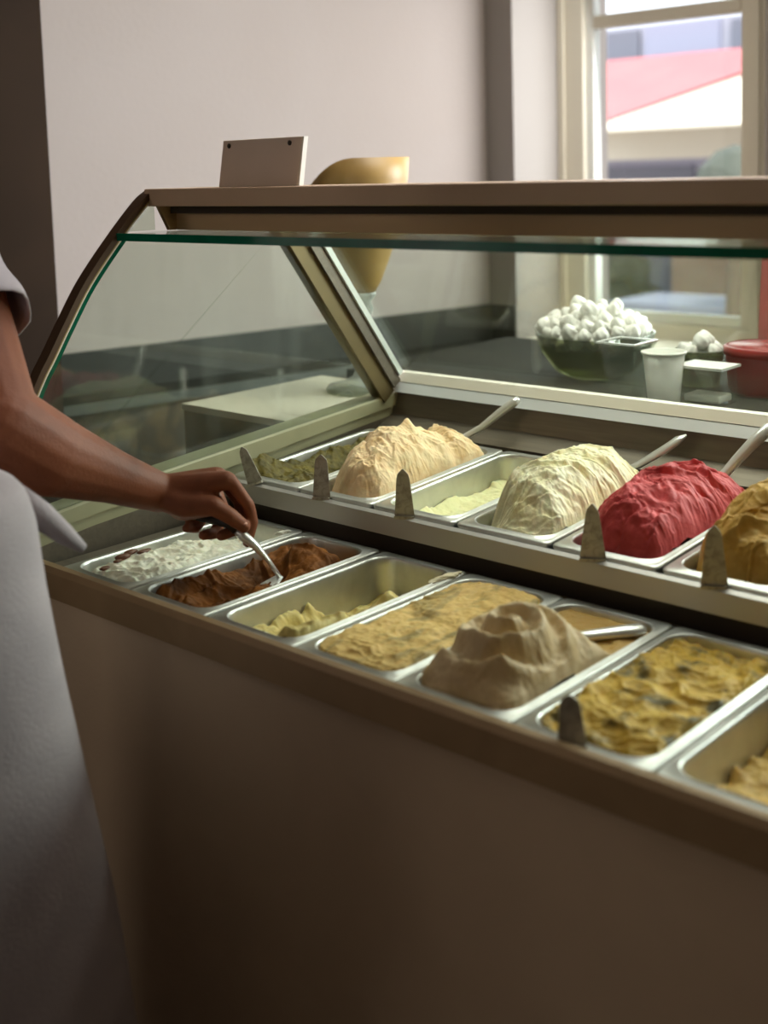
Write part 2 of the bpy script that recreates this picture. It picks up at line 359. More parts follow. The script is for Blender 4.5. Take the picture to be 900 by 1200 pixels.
# ================================================================== DISPLAY CASE
XR = 1.62                                   # right end of the case
case = empty('display_case', (0, 0, FZ), 'long gelato display case with brown front, steel rails and tilted glass', 'display case')
def C(o): return kid(o, case)
C(bx('base_body', -.12, XR, .06, .9, FZ+.02, -.16, 'gap'))
C(bx('front_panel', -.12, XR, -.016, .0, FZ+.02, -.042, 'panel'))
C(bx('front_gap_shade', -.12, XR, -.008, .0, -.05, -.028, 'gap'))  # dark strip put in for the shadow line under the trim
bm = bmesh.new()
prism(bm, [(-.030, -.034), (-.012, -.036), (.0, -.03), (.0, -.008), (-.006, -.006), (-.006, .009), (-.012, .0125), (-.022, .0115), (-.028, .004)], 0, -.12, XR)
C(link('front_trim', bm, 'bronze'))
C(bx('pan_ledge', -.06, XR, -.004, .02, -.02, -.007, 'steel'))
C(bx('side_ledge', -.058, -.002, -.004, .375, -.03, -.012, 'steel_d'))
C(bx('pan_ledge', -.06, XR, .364, .372, -.03, -.004, 'steel_d'))
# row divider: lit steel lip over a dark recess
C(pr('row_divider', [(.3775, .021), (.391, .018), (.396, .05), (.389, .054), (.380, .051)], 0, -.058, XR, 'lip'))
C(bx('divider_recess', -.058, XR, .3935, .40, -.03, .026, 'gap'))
C(bx('divider_foot', -.058, XR, .372, .3935, -.03, -.012, 'steel_d'))
# left end sill rising to the rear
mid = [(-.03, .060), (.062, .069), (.268, .091), (.55, .111), (.80, .129), (.9, .137)]
low = [(-.03, .032), (.113, .048), (.396, .067), (.81, .105), (.9, .112)]
bm = bmesh.new()
for (y0, z0), (y1, z1) in zip(mid[:-1], mid[1:]):
    pass
def strip_x(bm, line, xa, xb, dz=0):
    A = [bm.verts.new((xa, y, z+dz)) for y, z in line]; B = [bm.verts.new((xb, y, z+dz)) for y, z in line]
    for i in range(len(line)-1): bm.faces.new((A[i], A[i+1], B[i+1], B[i]))
def interp(line, y):
    return float(np.interp(y, [p[0] for p in line], [p[1] for p in line]))
ys = np.linspace(-.03, .9, 14)
bm = bmesh.new(); secs = []
for y in ys:
    zm, zl = interp(mid, y), interp(low, y)
    secs.append([bm.verts.new(v) for v in ((-.105, y, zm+.002), (-.063, y, zm), (-.060, y, zm-.003), (-.060, y, zl), (-.066, y, zl-.002), (-.066, y, zl-.02), (-.105, y, zl-.02))])
for a, b in zip(secs[:-1], secs[1:]):
    for k in range(7): bm.faces.new((a[k], a[(k+1) % 7], b[(k+1) % 7], b[k]))
bm.faces.new(secs[0]); bm.faces.new(secs[-1][::-1])
C(link('side_sill', bm, 'sill'))
bm = bmesh.new(); secs = []
for y in ys:
    zl = interp(low, y)-.02
    secs.append([bm.verts.new(v) for v in ((-.066, y, zl), (-.066, y, -.16), (-.12, y, -.16), (-.12, y, zl))])
for a, b in zip(secs[:-1], secs[1:]):
    for k in range(4): bm.faces.new((a[k], a[(k+1) % 4], b[(k+1) % 4], b[k]))
bm.faces.new(secs[0]); bm.faces.new(secs[-1][::-1])
C(link('side_wall', bm, 'steel_d'))
C(bx('end_panel', -.12, -.105, -.0, .9, FZ+.02, .03, 'panel'))
# rear inner wall, ledge and rails
C(pr('rear_inner_wall', [(.858, .137), (.90, .137), (.90, -.1), (.80, -.1), (.80, .070), (.835, .0875), (.8445, .092)], 0, -.066, XR, 'steel_d'))
C(pr('rear_rail', [(.845, .137), (.90, .137), (.90, .1545), (.860, .1545)], 0, -.066, XR, 'rail'))
C(pr('rear_glazing_rail', [(.860, .156), (.905, .156), (.905, .160), (.884, .176), (.872, .174)], 0, -.066, XR, 'cream'))
C(bx('rail_joint', -.066, XR, .863, .9, .1545, .156, 'gap'))
# rear left post
def bar(name, p0, d, n0, n1, L0, L1, x0, x1, m):
    """bar in the y-z plane: start p0, direction d, from normal offset n0 to n1"""
    d = Vector(d).normalized(); n = Vector((-d[1]*-1*-1, d[0]))  # placeholder replaced below
    n = Vector((d[1], -d[0]));  n = n if n.x > 0 else -n
    P = [Vector(p0)+d*L0+n*n0, Vector(p0)+d*L1+n*n0, Vector(p0)+d*L1+n*n1, Vector(p0)+d*L0+n*n1]
    return C(pr(name, [(q.x, q.y) for q in P], 0, x0, x1, m))
pd = (-.233, .316)
bar('post', (.801, .135), pd, .0, .036, -.02, .449, -.085, -.056, 'olive')
bar('post_inner_face', (.801, .135), pd, .036, .058, -.012, .449, -.085, -.050, 'steel_d')
bar('post_seal', (.801, .135), pd, .058, .061, -.012, .449, -.085, -.052, 'gap')
bar('post_glazing_strip', (.801, .135), pd, .061, .073, .0, .449, -.085, -.046, 'strip')
# rear glass
dg = Vector((.657-.868, .445-.166)).normalized(); q0 = Vector((.874, .170)); q1 = q0+dg*.415
pn = Vector((-dg.y, dg.x))*.005
C(pr('rear_glass', [tuple(q0), tuple(q1), tuple(q1-pn), tuple(q0-pn)], 0, -.052, XR, 'glass'))
# curved end frame
outer = [(-.034, .055), (-.030, .12), (-.018, .19), (.0, .245), (.023, .288), (.044, .319), (.075, .367), (.118, .429), (.18, .498), (.234, .551), (.258, .567)]
def catmull(P, k=5):
    out = []
    for i in range(len(P)-1):
        p0, p1, p2, p3 = P[max(i-1, 0)], P[i], P[i+1], P[min(i+2, len(P)-1)]
        for j in range(k):
            t = j/k
            out.append(tuple(.5*((2*p1[a])+(-p0[a]+p2[a])*t+(2*p0[a]-5*p1[a]+4*p2[a]-p3[a])*t*t+(-p0[a]+3*p1[a]-3*p2[a]+p3[a])*t**3) for a in range(2)))
    out.append(P[-1]); return out
oc = catmull(outer)
def offs(line, d):
    res = []
    for i, p in enumerate(line):
        a = Vector(line[max(i-1, 0)]); b = Vector(line[min(i+1, len(line)-1)]); t = (b-a).normalized(); n = Vector((t.y, -t.x))
        res.append((p[0]+n.x*d, p[1]+n.y*d))
    return res
def ribbon(name, d0, d1, x0, x1, m, line=oc):
    a = offs(line, d0); b = offs(line, d1); bm = bmesh.new(); S = []
    for p, q in zip(a, b): S.append([bm.verts.new(v) for v in ((x0, *p), (x1, *p), (x1, *q), (x0, *q))])
    for s, t in zip(S[:-1], S[1:]):
        for k in range(4): bm.faces.new((s[k], s[(k+1) % 4], t[(k+1) % 4], t[k]))
    bm.faces.new(S[0]); bm.faces.new(S[-1][::-1])
    return C(link(name, bm, m))
ribbon('curved_frame', 0, .010, -.082, -.058, 'bronze_dark')
ribbon('frame_bead', .010, .0125, -.078, -.059, 'gold')
ribbon('frame_gasket', .0125, .0155, -.074, -.060, 'cream')
ocs = [p for p in oc if p[1] < .515]
ribbon('end_glass_edge', .0155, .0225, -.072, -.0600, 'gedge', ocs)
# end glass
ge = [p for p in offs(oc, .0205) if p[1] < .487]
pts = ge+[(.19, .489), (.545, .489)]+[(.80-.0, .135+.0)]+[(y, interp(mid, y)+.001) for y in (.79, .55, .268, .062, -.02)]
C(pr('end_glass', pts, 0, -.068, -.062, 'glass'))
ge2 = [p for p in offs(oc, .0205) if p[1] > .502]
C(pr('upper_end_glass', [(.19, .502)]+ge2+[(.262, .545), (.262, .502)], 0, -.068, -.062, 'glass'))
# glass shelf with green edge
C(bx('shelf_glass', -.060, XR, .188, .60, .4905, .4995, 'shelf'))
C(bx('shelf_glass_edge', -.060, XR, .181, .188, .4885, .5008, 'gedge'))
C(pr('end_wedge', [(.262, .545), (.30, .545), (.30, .5005), (.285, .5005)], 0, -.06, -.052, 'bronze'))
# canopy beam and housing
C(bx('canopy_beam', -.072, XR, .25, .37, .5415, .5705, 'beam', None, .002))
C(bx('canopy_recess', -.0525, XR, .288, .36, .5285, .5415, 'gap'))  # dark strip, shade under the beam put into its colour
C(bx('canopy_housing', -.0525, XR, .30, .36, .5005, .529, 'housing'))

# ================================================================== PANS
HX, HY = .0835, .1815
def rrect(hx, hy, r, z, n=6):
    P = []
    for cx, cy, a0 in ((hx-r, hy-r, 0), (-hx+r, hy-r, 90), (-hx+r, -hy+r, 180), (hx-r, -hy+r, 270)):
        for k in range(n+1):
            a = math.radians(a0+90*k/n); P.append((cx+r*math.cos(a), cy+r*math.sin(a), z))
    return P
def make_pan_mesh():
    prof = [(.0830, .1810, .010, -.0065), (.0835, .1815, .010, -.002), (.0825, .1805, .010, .0), (.0800, .178, .012, .0008), (.0748, .1672, .030, .0),
            (.0735, .1660, .030, .0016), (.0720, .1645, .030, .0012), (.0708, .1632, .030, -.003), (.0700, .1624, .030, -.012), (.0660, .158, .030, -.095), (.063, .155, .028, -.107), (.056, .148, .024, -.112)]
    bm = bmesh.new(); R = []
    for hx, hy, r, z in prof: R.append([bm.verts.new(p) for p in rrect(hx, hy, r, z)])
    n = len(R[0])
    for a, b in zip(R[:-1], R[1:]):
        for k in range(n): bm.faces.new((a[k], a[(k+1) % n], b[(k+1) % n], b[k]))
    bm.faces.new(R[-1])
    me = bpy.data.meshes.new('gelato_pan'); bmesh.ops.recalc_face_normals(bm, faces=bm.faces[:]); bm.to_mesh(me); bm.free()
    me.materials.append(M['pan'])
    for p in me.polygons: p.use_smooth = True
    return me
pan_mesh = make_pan_mesh()
TILT = math.atan2(.022, .395)
def pan_frame(row, k):
    """origin (rim centre) and tilt of pan k in the front (0) or rear (1) row"""
    if row == 0:
        xs = [.0, .169, .342, .515, .681, .851, 1.02, 1.19]
        return Vector(((xs[k]+xs[k+1])/2, .1835, 0)), 0.0
    xs = [-.046, .120, .290, .461, .633, .808, .980]
    return Vector(((xs[k]+xs[k+1])/2, .392+.1825, .0575+.0105)), TILT
def gelato(name, row, k, hfun, colour, label, res=(90, 190), group=None, matl=None):
    """heightfield filling the pan's rounded opening; hfun(x, y) -> height above the rim (local metres)"""
    o, t = pan_frame(row, k); nx, ny = res
    u = np.linspace(-1, 1, nx); v = np.linspace(-1, 1, ny); U, V_ = np.meshgrid(u, v)
    hx, hy, r = .0698, .1622, .030
    X = U*hx; Y = V_*hy
    cx = np.maximum(np.abs(X)-(hx-r), 0); cy = np.maximum(np.abs(Y)-(hy-r), 0)
    nx_ = cx*np.sqrt(np.maximum(1-cy**2/r**2/2, 0)); ny_ = cy*np.sqrt(np.maximum(1-cx**2/r**2/2, 0))
    X = np.sign(X)*(np.minimum(np.abs(X), hx-r)+nx_); Y = np.sign(Y)*(np.minimum(np.abs(Y), hy-r)+ny_)
    Z = hfun(X, Y)+.0006*fbm(X*210, Y*210, 31+k, 3)
    e = np.minimum(1-np.abs(U), 1-np.abs(V_))            # 0 on the edge
    # walls taper below the rim; above the rim edges are kept in
    Zc = np.clip(Z, -.11, 0); sx = 1-(.0038/.070)*(-Zc)/.09-.008; X = X*sx; Y = Y*(1-(.004/.162)*(-Zc)/.09-.004)
    Z = Z-np.where(e < .02, .012, 0)
    # overhangs: push folds sideways
    wob = folds(X+3, Y+1, 77+k+10*row, .5, 30, 2)*.004*np.clip((Z+.0)/.03, 0, 1)
    X = X+wob; Y = Y-wob
    Vn = np.stack([X.ravel(), Y.ravel(), Z.ravel()], 1)
    I = np.arange(nx*ny).reshape(ny, nx)
    F = np.stack([I[:-1, :-1].ravel(), I[:-1, 1:].ravel(), I[1:, 1:].ravel(), I[1:, :-1].ravel()], 1)
    g = from_np(name, Vn, F, matl or colour, loc=o); g.rotation_euler = (t, 0, 0)
    return tag(g, label, 'gelato', group)
def place_pan(row, k, label):
    o, t = pan_frame(row, k); p = bpy.data.objects.new('gelato_pan', pan_mesh); COL.objects.link(p)
    p.location = o; p.rotation_euler = (t, 0, 0); return tag(p, label, 'pan')
def knots(y, ks):
    return np.interp(y, [a for a, b in ks], [b for a, b in ks])
def sm(x): x = np.clip(x, 0, 1); return x*x*(3-2*x)
def gm(name, rgb, rgb2, scl=20, lo=.35, hi=.65, rough=.55, sss=.25, stretch=None, bump=(110, .14), coat=0, spec=.35):
    return mat(name, rgb, rough, 0, spec, ((rgb2, scl, lo, hi)+((stretch,) if stretch else ())), bump, sss, coat)
# ---- rear row
def hA(x, y):
    base = -.030+.025*sm((x+.02)/-.06)+.03*sm((-.02-y)/.1)*sm((.08-x)/.1)
    return base+.010*folds(x, y, 3, .4, 22, 1.6)+.007*fbm(x*60, y*60, 8)+.012*fbm(x*16, y*16, 8)+.004*sm((y-.05)/.1)
def mound(ks, power=2.3, edge=-.006, side=.68, fo=None, xc=0., wid=.072):
    def f(x, y):
        ridge = knots(y, ks)
        a = np.clip(np.abs((x-xc-.006*vnoise(y*14, y*0+3, 5))/(wid)), 0, 1)
        h = edge+(ridge-edge)*(1-a**power)**side
        h = h-.055*sm((-x-.0)/.07)*sm((-.085-y)/.07)-.012*sm((-.135-y)/.02)
        return h+(fo(x, y) if fo is not None else 0)*np.clip((h+.02)/.03, .3, 1)
    return f
hB = mound([(-.162, -.005), (-.15, .024), (-.125, .050), (-.095, .062), (-.06, .074), (-.03, .078), (.01, .070), (.035, .060), (.06, .058), (.09, .056), (.12, .044), (.140, .020), (.150, -.03), (.162, -.05)],
           fo=lambda x, y: .013*folds(x, y, 12, 1.15, 26, 2.8)+.006*fbm(x*35, y*35, 4)+.0050*creases(x, y, 112, 1.0)+.0015*fbm(x*170, y*170, 14)+.014*np.exp(-((x+.005)**2+(y-.02)**2)/.00016)-.012*np.exp(-((y-.085+x*.3)**2)/.0002))
hD = mound([(-.162, .012), (-.13, .03), (-.11, .060), (-.08, .074), (-.03, .074), (.03, .068), (.07, .066), (.10, .056), (.13, .03), (.15, -.005), (.162, -.02)],
           fo=lambda x, y: .017*folds(x, y, 31, .75, 34, 3.6)+.005*fbm(x*45, y*45, 6)+.0048*creases(x, y, 131, .75, 22, 3.2)+.001*fbm(x*170, y*170, 14)-.02*sm((-.09-y)/.06)*sm((-x-.02)/.04))
hE = mound([(-.162, .006), (-.15, .042), (-.12, .066), (-.06, .076), (0, .074), (.06, .066), (.10, .056), (.13, .045), (.15, .02), (.162, -.01)],
           fo=lambda x, y: .019*folds(x, y, 51, .9, 30, 3.2)+.005*fbm(x*45, y*45, 9)+.0050*creases(x, y, 151, .8, 20, 3.0)+.001*fbm(x*170, y*170, 14)-.016*np.exp(-((x-.03)**2+(y+.075)**2)/.00018)-.014*np.exp(-((x-.035)**2+(y+.03)**2)/.0001))
hF = mound([(-.162, .006), (-.15, .045), (-.12, .062), (-.08, .062), (-.05, .085), (.02, .088), (.08, .07), (.13, .04), (.162, -.01)],
           fo=lambda x, y: .020*folds(x, y, 71, 1.3, 20, 3.0)+.004*fbm(x*45, y*45, 2)+.0050*creases(x, y, 171, 1.0, 16, 2.8))
def hC(x, y):
    h = -.048+.030*sm((x+.01)/.07)+.010*sm((-y-.02)/.15)
    wallk = sm((-x-.050)/.02); spikes = np.maximum(vnoise(y*70, x*6, 3), 0)*.020+.016*(vnoise(y*22, x*2, 8)+.6)
    h = h+wallk*(spikes+.004)+.003*fbm(x*60, y*60, 3)
    h = h+.030*sm((y-.14)/.02)*np.clip(vnoise(x*40, y*4, 12)+.1, 0, 1)
    return h
gelato('pistachio_gelato', 1, 0, hA, None, 'dark green pistachio gelato half scooped out in the leftmost rear pan', matl=gm('pistachio', (112, 98, 30), (76, 68, 20), 45, .35, .65, .6, .1))
gelato('peach_gelato', 1, 1, hB, None, 'high peach-cream gelato mound with torn folds, second rear pan', res=(130, 280), matl=gm('peach', (250, 222, 178), (242, 204, 150), 40, .4, .7))
gelato('pale_green_gelato', 1, 2, hC, None, 'low pale yellow-green gelato scraped down in the third rear pan', matl=gm('pale_green', (238, 234, 186), (230, 226, 172), 20))
gelato('vanilla_gelato', 1, 3, hD, None, 'high pale vanilla gelato mound left of the red gelato', res=(130, 280), matl=gm('vanilla', (250, 244, 208), (244, 234, 184), 26, .4, .7))
gelato('raspberry_gelato', 1, 4, hE, None, 'high raspberry red gelato mound in the rear row', res=(130, 280), matl=gm('raspberry', (206, 78, 80), (178, 50, 54), 30, .4, .7, .6, .15))
gelato('caramel_gelato', 1, 5, hF, None, 'golden caramel gelato mound at the right end of the rear row', res=(120, 260), matl=gm('caramel', (206, 166, 84), (182, 140, 58), 24, .35, .7))
# ---- front row
def h1(x, y):
    h = -.002-.014*sm((np.abs(x)-.05)/.02)-.012*sm((-.14-y)/.02)+.012*folds(x, y, 21, .3, 26, 1.5)+.005*fbm(x*60, y*60, 3)-.03*sm((y-.02)/.12)
    return h-.035*sm((-x-.045)/.02)*sm((-y-.02)/.05)
def h2(x, y):
    h = -.006+.006*fbm(x*30, y*30, 5)+.014*folds(x, y, 33, 1.4, 26, 2.2)-.016*sm((np.abs(x)-.05)/.02)-.014*sm((-.13-y)/.03)
    h = h-.030*np.exp(-((x-.012)**2/.0012+(y+.075)**2/.0022))-.034*np.exp(-((x+.002)**2/.0012+(y-.022)**2/.0010))
    return h+.024*np.exp(-((x-.008)**2/.0018+(y-.085)**2/.0014))-.05*sm((y-.115)/.02)+.003*creases(x, y, 233, 1.5, 24, 2)+.010*sm((-x-.03)/.03)*sm((.0-y)/.05)
def h3(x, y):
    h = -.062+.008*fbm(x*40, y*40, 5)+.050*sm((x+.01)/.07)*sm((.13-y)/.1)+.018*sm((-.0-y)/.12)+.010*np.maximum(vnoise(x*60, y*60, 8), 0)
    h = h+sm((-x-.045)/.02)*(np.maximum(vnoise(y*60, x*10, 4), 0)*.022+.012)*sm((.06-y)/.08)
    return h+.012*np.exp(-((y-.02-x*.4)**2)/.0006)
def h4(x, y):
    return .001+.007*folds(x, y, 41, .25, 20, 3.5)+.0035*fbm(x*50, y*50, 5)
def h5(x, y):
    flat = -.005+.006*folds(x, y, 43, 1.2, 18, 3)
    a = np.clip(1-((x+.002)/.074)**2, 0, 1); ks = [(-.162, -.002), (-.15, .018), (-.125, .044), (-.09, .060), (-.05, .064), (-.01, .058), (.02, .048), (.045, .022), (.058, -.006), (.162, -.008)]
    r = knots(y, ks); m = -.006+(r+.006)*a**.6
    # a spiral swirl
    cx_, cy_ = x+.0, y+.06; rr = np.sqrt(cx_**2+cy_**2); th = np.arctan2(cy_, cx_)
    sw = np.sin(th*1+rr*190+1.5*fbm(x*25, y*25, 9))*.0095*sm(rr/.02)*sm((.10-rr)/.04)
    return np.where(y < .06, np.maximum(m+sw+.006*fbm(x*30, y*30, 3), flat), flat)
def h6(x, y):
    return .003+.013*folds(x, y, 61, 1.0, 20, 1.6)+.006*fbm(x*40, y*40, 5)-.012*sm((y-.05)/.1)
def h7(x, y):
    h = -.05+.05*sm((x+.02)/.07)*sm((.0-y+x)/.12)+.008*fbm(x*40, y*40, 6)+.010*folds(x, y, 81, .7, 26, 1.5)
    return h+sm((-x-.05)/.02)*np.maximum(vnoise(y*50, x*6, 4), 0)*.02
HZ = gm('hazelnut', (216, 192, 152), (190, 162, 114), 16, .4, .7); _nt = HZ.node_tree
_b = _nt.nodes['Principled BSDF']; _src = _b.inputs['Base Color'].links[0].from_socket
_tc = _nt.nodes.new('ShaderNodeTexCoord'); _sp = _nt.nodes.new('ShaderNodeSeparateXYZ'); _mr = _nt.nodes.new('ShaderNodeMapRange'); _mx = _nt.nodes.new('ShaderNodeMix'); _mx.data_type = 'RGBA'
_mr.inputs[1].default_value = .050; _mr.inputs[2].default_value = .062; _nt.links.new(_tc.outputs['Object'], _sp.inputs[0]); _nt.links.new(_sp.outputs['Y'], _mr.inputs[0])
_nt.links.new(_mr.outputs[0], _mx.inputs[0]); _nt.links.new(_src, _mx.inputs[6]); _mx.inputs[7].default_value = (*lin((186, 148, 78)), 1); _nt.links.new(_mx.outputs[2], _b.inputs['Base Color'])
gelato('stracciatella_gelato', 0, 0, h1, None, 'white gelato with chocolate flecks in the leftmost front pan', matl=gm('stracciatella', (240, 236, 216), (214, 212, 190), 24, .4, .7, rough=.7))
gelato('chocolate_gelato', 0, 1, h2, None, 'brown chocolate gelato being worked with a spatula', res=(120, 260), matl=gm('chocolate', (134, 82, 34), (82, 48, 18), 22, .35, .65, .6, .0, spec=.12))
gelato('lemon_gelato', 0, 2, h3, None, 'nearly finished lemon-yellow gelato scraps, front pan right of the chocolate', matl=gm('lemon', (226, 206, 134), (206, 186, 112), 30, .35, .65))
gelato('cookie_gelato', 0, 3, h4, None, 'flat beige-yellow gelato with grey streaks filling the fourth front pan', matl=gm('cookie', (222, 186, 112), (150, 130, 78), 15, .50, .66, stretch=(2.2, .8, 1)))
gelato('hazelnut_gelato', 0, 4, h5, None, 'beige gelato swirled into a tall peak, flat brown behind, with a spatula stuck in', res=(130, 280), matl=HZ)
gelato('mango_gelato', 0, 5, h6, None, 'rough golden yellow gelato with dark streaks behind the front-row blade', matl=gm('mango', (202, 164, 62), (96, 84, 40), 22, .50, .64))
gelato('yellow_gelato', 0, 6, h7, None, 'yellow gelato half used up in the rightmost front pan', matl=gm('yellow', (214, 176, 92), (190, 152, 70), 24, .35, .65))
# colour patches that belong to the gelato itself: chocolate smears on the white one
gw = [o for o in bpy.data.objects if o.name == 'stracciatella_gelato'][0]
random.seed(8)
def fleck(x, y, z, s):
    bm = bmesh.new(); bmesh.ops.create_icosphere(bm, subdivisions=2, radius=s)
    for v in bm.verts: v.co = Vector((v.co.x*random.uniform(.7, 1.2), v.co.y*1.6, v.co.z*.5)); 
    o = link('chocolate_fleck', bm, 'fleck', gw, True); o.location = (x, y, z); return o
M['fleck'] = mat('chocolate_fleck', (104, 62, 38), .5)
for k, (x, y, s) in enumerate([(-.024, -.140, .006), (-.040, -.095, .009), (-.043, -.078, .008), (-.036, -.060, .007), (-.045, -.045, .005), (-.030, -.112, .005)]):
    z = float(h1(np.array([x]), np.array([y]))[0]); fleck(x, y, z+.003, s)
pn_lab = {(1, 0): 'leftmost rear steel pan holding the dark green gelato', (1, 1): 'rear steel pan holding the peach-cream mound', (1, 2): 'rear steel pan scraped low, pale yellow-green inside',
          (1, 3): 'rear steel pan under the pale vanilla mound', (1, 4): 'rear steel pan under the red raspberry mound', (1, 5): 'rear steel pan under the caramel mound at the right edge',
          (0, 0): 'leftmost front steel pan with white flecked gelato', (0, 1): 'front steel pan holding the chocolate gelato', (0, 2): 'nearly empty front steel pan between chocolate and beige-yellow gelato',
          (0, 3): 'front steel pan filled flat with beige-yellow gelato', (0, 4): 'front steel pan under the swirled beige peak', (0, 5): 'front steel pan of golden gelato with a blade at its edge',
          (0, 6): 'rightmost front steel pan, half empty, at the right edge'}
for (r_, k_), lb in pn_lab.items(): place_pan(r_, k_, lb)

# smears of gelato that dried on the rims
def smear(x, y, z, L, W, a, m, label, seed):
    bm = bmesh.new(); random.seed(seed); bmesh.ops.create_icosphere(bm, subdivisions=4, radius=1)
    for v in bm.verts:
        n = .75+.35*math.sin(5*v.co.x+seed)*math.cos(4*v.co.y)+.2*math.sin(13*v.co.x+9*v.co.y)
        v.co = Vector((v.co.x*L*(.9+.1*n), v.co.y*W*n, max(v.co.z, -.2)*.0045*n))
    o = link('gelato_smear', bm, m, None, True); o.location = (x, y, z); o.rotation_euler = (0, 0, a); return tag(o, label, 'smear')
M['smear_y'] = mat('pale_smear', (232, 220, 184), .55); M['smear_w'] = mat('white_smear', (238, 236, 222), .55)
smear(.502, .322, .0015, .034, .008, math.radians(82), 'smear_y', 'pale gelato smear on the rims between the nearly empty pan and the beige-yellow pan', 3)
smear(.150, .330, .0015, .016, .005, math.radians(70), 'smear_w', 'small white gelato smear on the rear rim beside the chocolate pan', 5)

# ================================================================== FLAVOUR BLADES
def blade(x, y, z, h, wb, wt, lean, rz, label, tiltx=0):
    bm = bmesh.new(); N = 10; L = []; R_ = []
    for i in range(N+1):
        t = i/N; ww = wb*(1-t)+wt*t
        if t > .8: ww *= math.sqrt(max(1-((t-.8)/.2)**2, .02))
        L.append((-ww/2, t*h)); R_.append((ww/2, t*h))
    prism(bm, [(a, b) for a, b in L]+[(a, b) for a, b in R_[::-1]], 1, -.0008, .0008)
    o = link('marker_blade', bm, 'blade', None); o.location = (x, y, z); o.rotation_euler = (tiltx, lean, rz)
    # folded foot that grips the rim
    f = bx('foot', -wb/2, wb/2, -.006, .001, -.004, .0008, 'blade', o)
    return tag(o, label, 'marker', 'steel flavour blades standing on the pan rims')
RZ = math.radians(28)
blade(.022, .386, .0555, .066, .029, .014, -.34, RZ, 'leaning steel blade in front of the dark green gelato')
blade(.187, .386, .0555, .072, .030, .020, .02, RZ, 'upright round-topped steel blade at the left end of the peach mound')
blade(.370, .386, .0555, .074, .032, .018, -.02, RZ, 'dark upright steel blade in front of the low pale green gelato')
blade(.712, .386, .0555, .076, .036, .014, .0, RZ, 'steel blade standing in front of the red gelato')
blade(.892, .386, .0555, .078, .034, .016, .0, RZ, 'steel blade standing in front of the caramel gelato')
blade(.930, .006, .0025, .052, .030, .018, -.05, RZ, 'blurred steel blade on the front rim of the golden gelato')

# ================================================================== SPATULAS
def spatula(pts, rads, label, bladept=None, flat=1.0, name='gelato_spatula'):
    e = empty(name, pts[0], label, 'spatula')
    P = [Vector(p)-Vector(pts[0]) for p in pts]
    bm = bmesh.new(); tube(bm, P, rads, 12, flat); link('handle', bm, 'spoon', e, True)
    if bladept is not None:
        a = P[0]; b = Vector(bladept)-Vector(pts[0]); bm = bmesh.new()
        tube(bm, [a, a.lerp(b, .4), b], [rads[0]*.9, .017, .014], 12, .12); link('blade', bm, 'spoon', e, True)
    return e
spatula([(.168, .735, .083), (.190, .757, .088), (.212, .785, .105), (.235, .812, .131), (.255, .83, .150), (.262, .838, .157)], [.005, .0058, .0066, .008, .0088, .006], 'spatula handle sticking up out of the peach-cream gelato', (.150, .68, .07))
spatula([(.530, .765, .072), (.548, .785, .082), (.580, .81, .106), (.600, .825, .124), (.612, .832, .133)], [.007, .0095, .0115, .0105, .003], 'spatula with a flat bright blade end rising from the vanilla gelato', (.50, .71, .06), flat=.6)
spatula([(.700, .745, .080), (.712, .760, .090), (.728, .785, .118), (.745, .81, .145), (.760, .828, .163), (.763, .832, .168)], [.0065, .0075, .0088, .010, .010, .006], 'spatula handle standing in the red raspberry gelato', (.68, .70, .06))
spatula([(.765, .235, .001), (.785, .262, .002), (.812, .300, .002), (.825, .318, .002), (.829, .323, .002)], [.007, .009, .011, .011, .007], 'white-bright spatula handle lying out of the swirled beige gelato', (.76, .20, -.005), flat=.7)

# ================================================================== SIGN ON TOP
sg = empty('sign_plate', (.055, .305, .5705), 'small taupe sign plate with two screws standing on the canopy', 'sign', rz=0)
SW = .185
bm = bmesh.new(); prism(bm, [(0, 0), (.006, 0), (.020, .075), (.014, .075)], 0, 0, SW)
bmesh.ops.bevel(bm, geom=bm.edges[:], offset=.001, segments=1, affect='EDGES'); link('plate', bm, 'sign', sg)
link('side_edge', (lambda b: (prism(b, [(.001, 0), (.010, 0), (.024, .075), (.015, .075)], 0, SW, SW+.004), b)[1])(bmesh.new()), 'cream', sg)
for x in (.017, SW-.025):
    bm = bmesh.new(); bmesh.ops.create_uvsphere(bm, u_segments=12, v_segments=8, radius=.0042)
    for v in bm.verts: v.co = Vector((x+v.co.x, .0115+v.co.y*.5, .066+v.co.z))
    link('screw', bm, 'screw', sg, True)

# ================================================================== SIDE COUNTER + GOBLET
sd = empty('side_counter', (-.3, .8, FZ), 'cream-topped counter box standing beyond the left end glass', 'counter')
kid(bx('top', -.49, -.125, .632, 1.06, .085, .1, 'box', None, .001), sd)
kid(bx('body', -.487, -.128, .635, 1.057, FZ, .085, 'boxf'), sd)
gx, gy = -.262, .965
gb = empty('display_goblet', (gx, gy, .1), 'large ochre goblet on a glass stem behind the sign plate', 'goblet')
bm = bmesh.new(); lathe(bm, [(0, 0), (.080, 0), (.083, .006), (.078, .014), (.045, .022), (.022, .034), (.013, .055), (.011, .12), (.018, .135), (.014, .15), (.022, .165), (.030, .185), (.024, .20), (.036, .215), (.036, .222), (0, .222)], 36); link('stem', bm, 'stemglass', gb, True)
tl = lambda a, r, z: -max(0, (z-.25)/.255)**2*.075*max(0, -math.cos(a-.741))**2.2
bm = bmesh.new(); lathe(bm, [(0, .222), (.034, .223), (.048, .245), (.066, .29), (.086, .345), (.103, .41), (.114, .47), (.118, .518), (.114, .518), (.108, .465), (.096, .41), (.078, .345), (.05, .29), (0, .27)], 48, ztilt=tl); link('bowl', bm, 'ochre', gb, True)

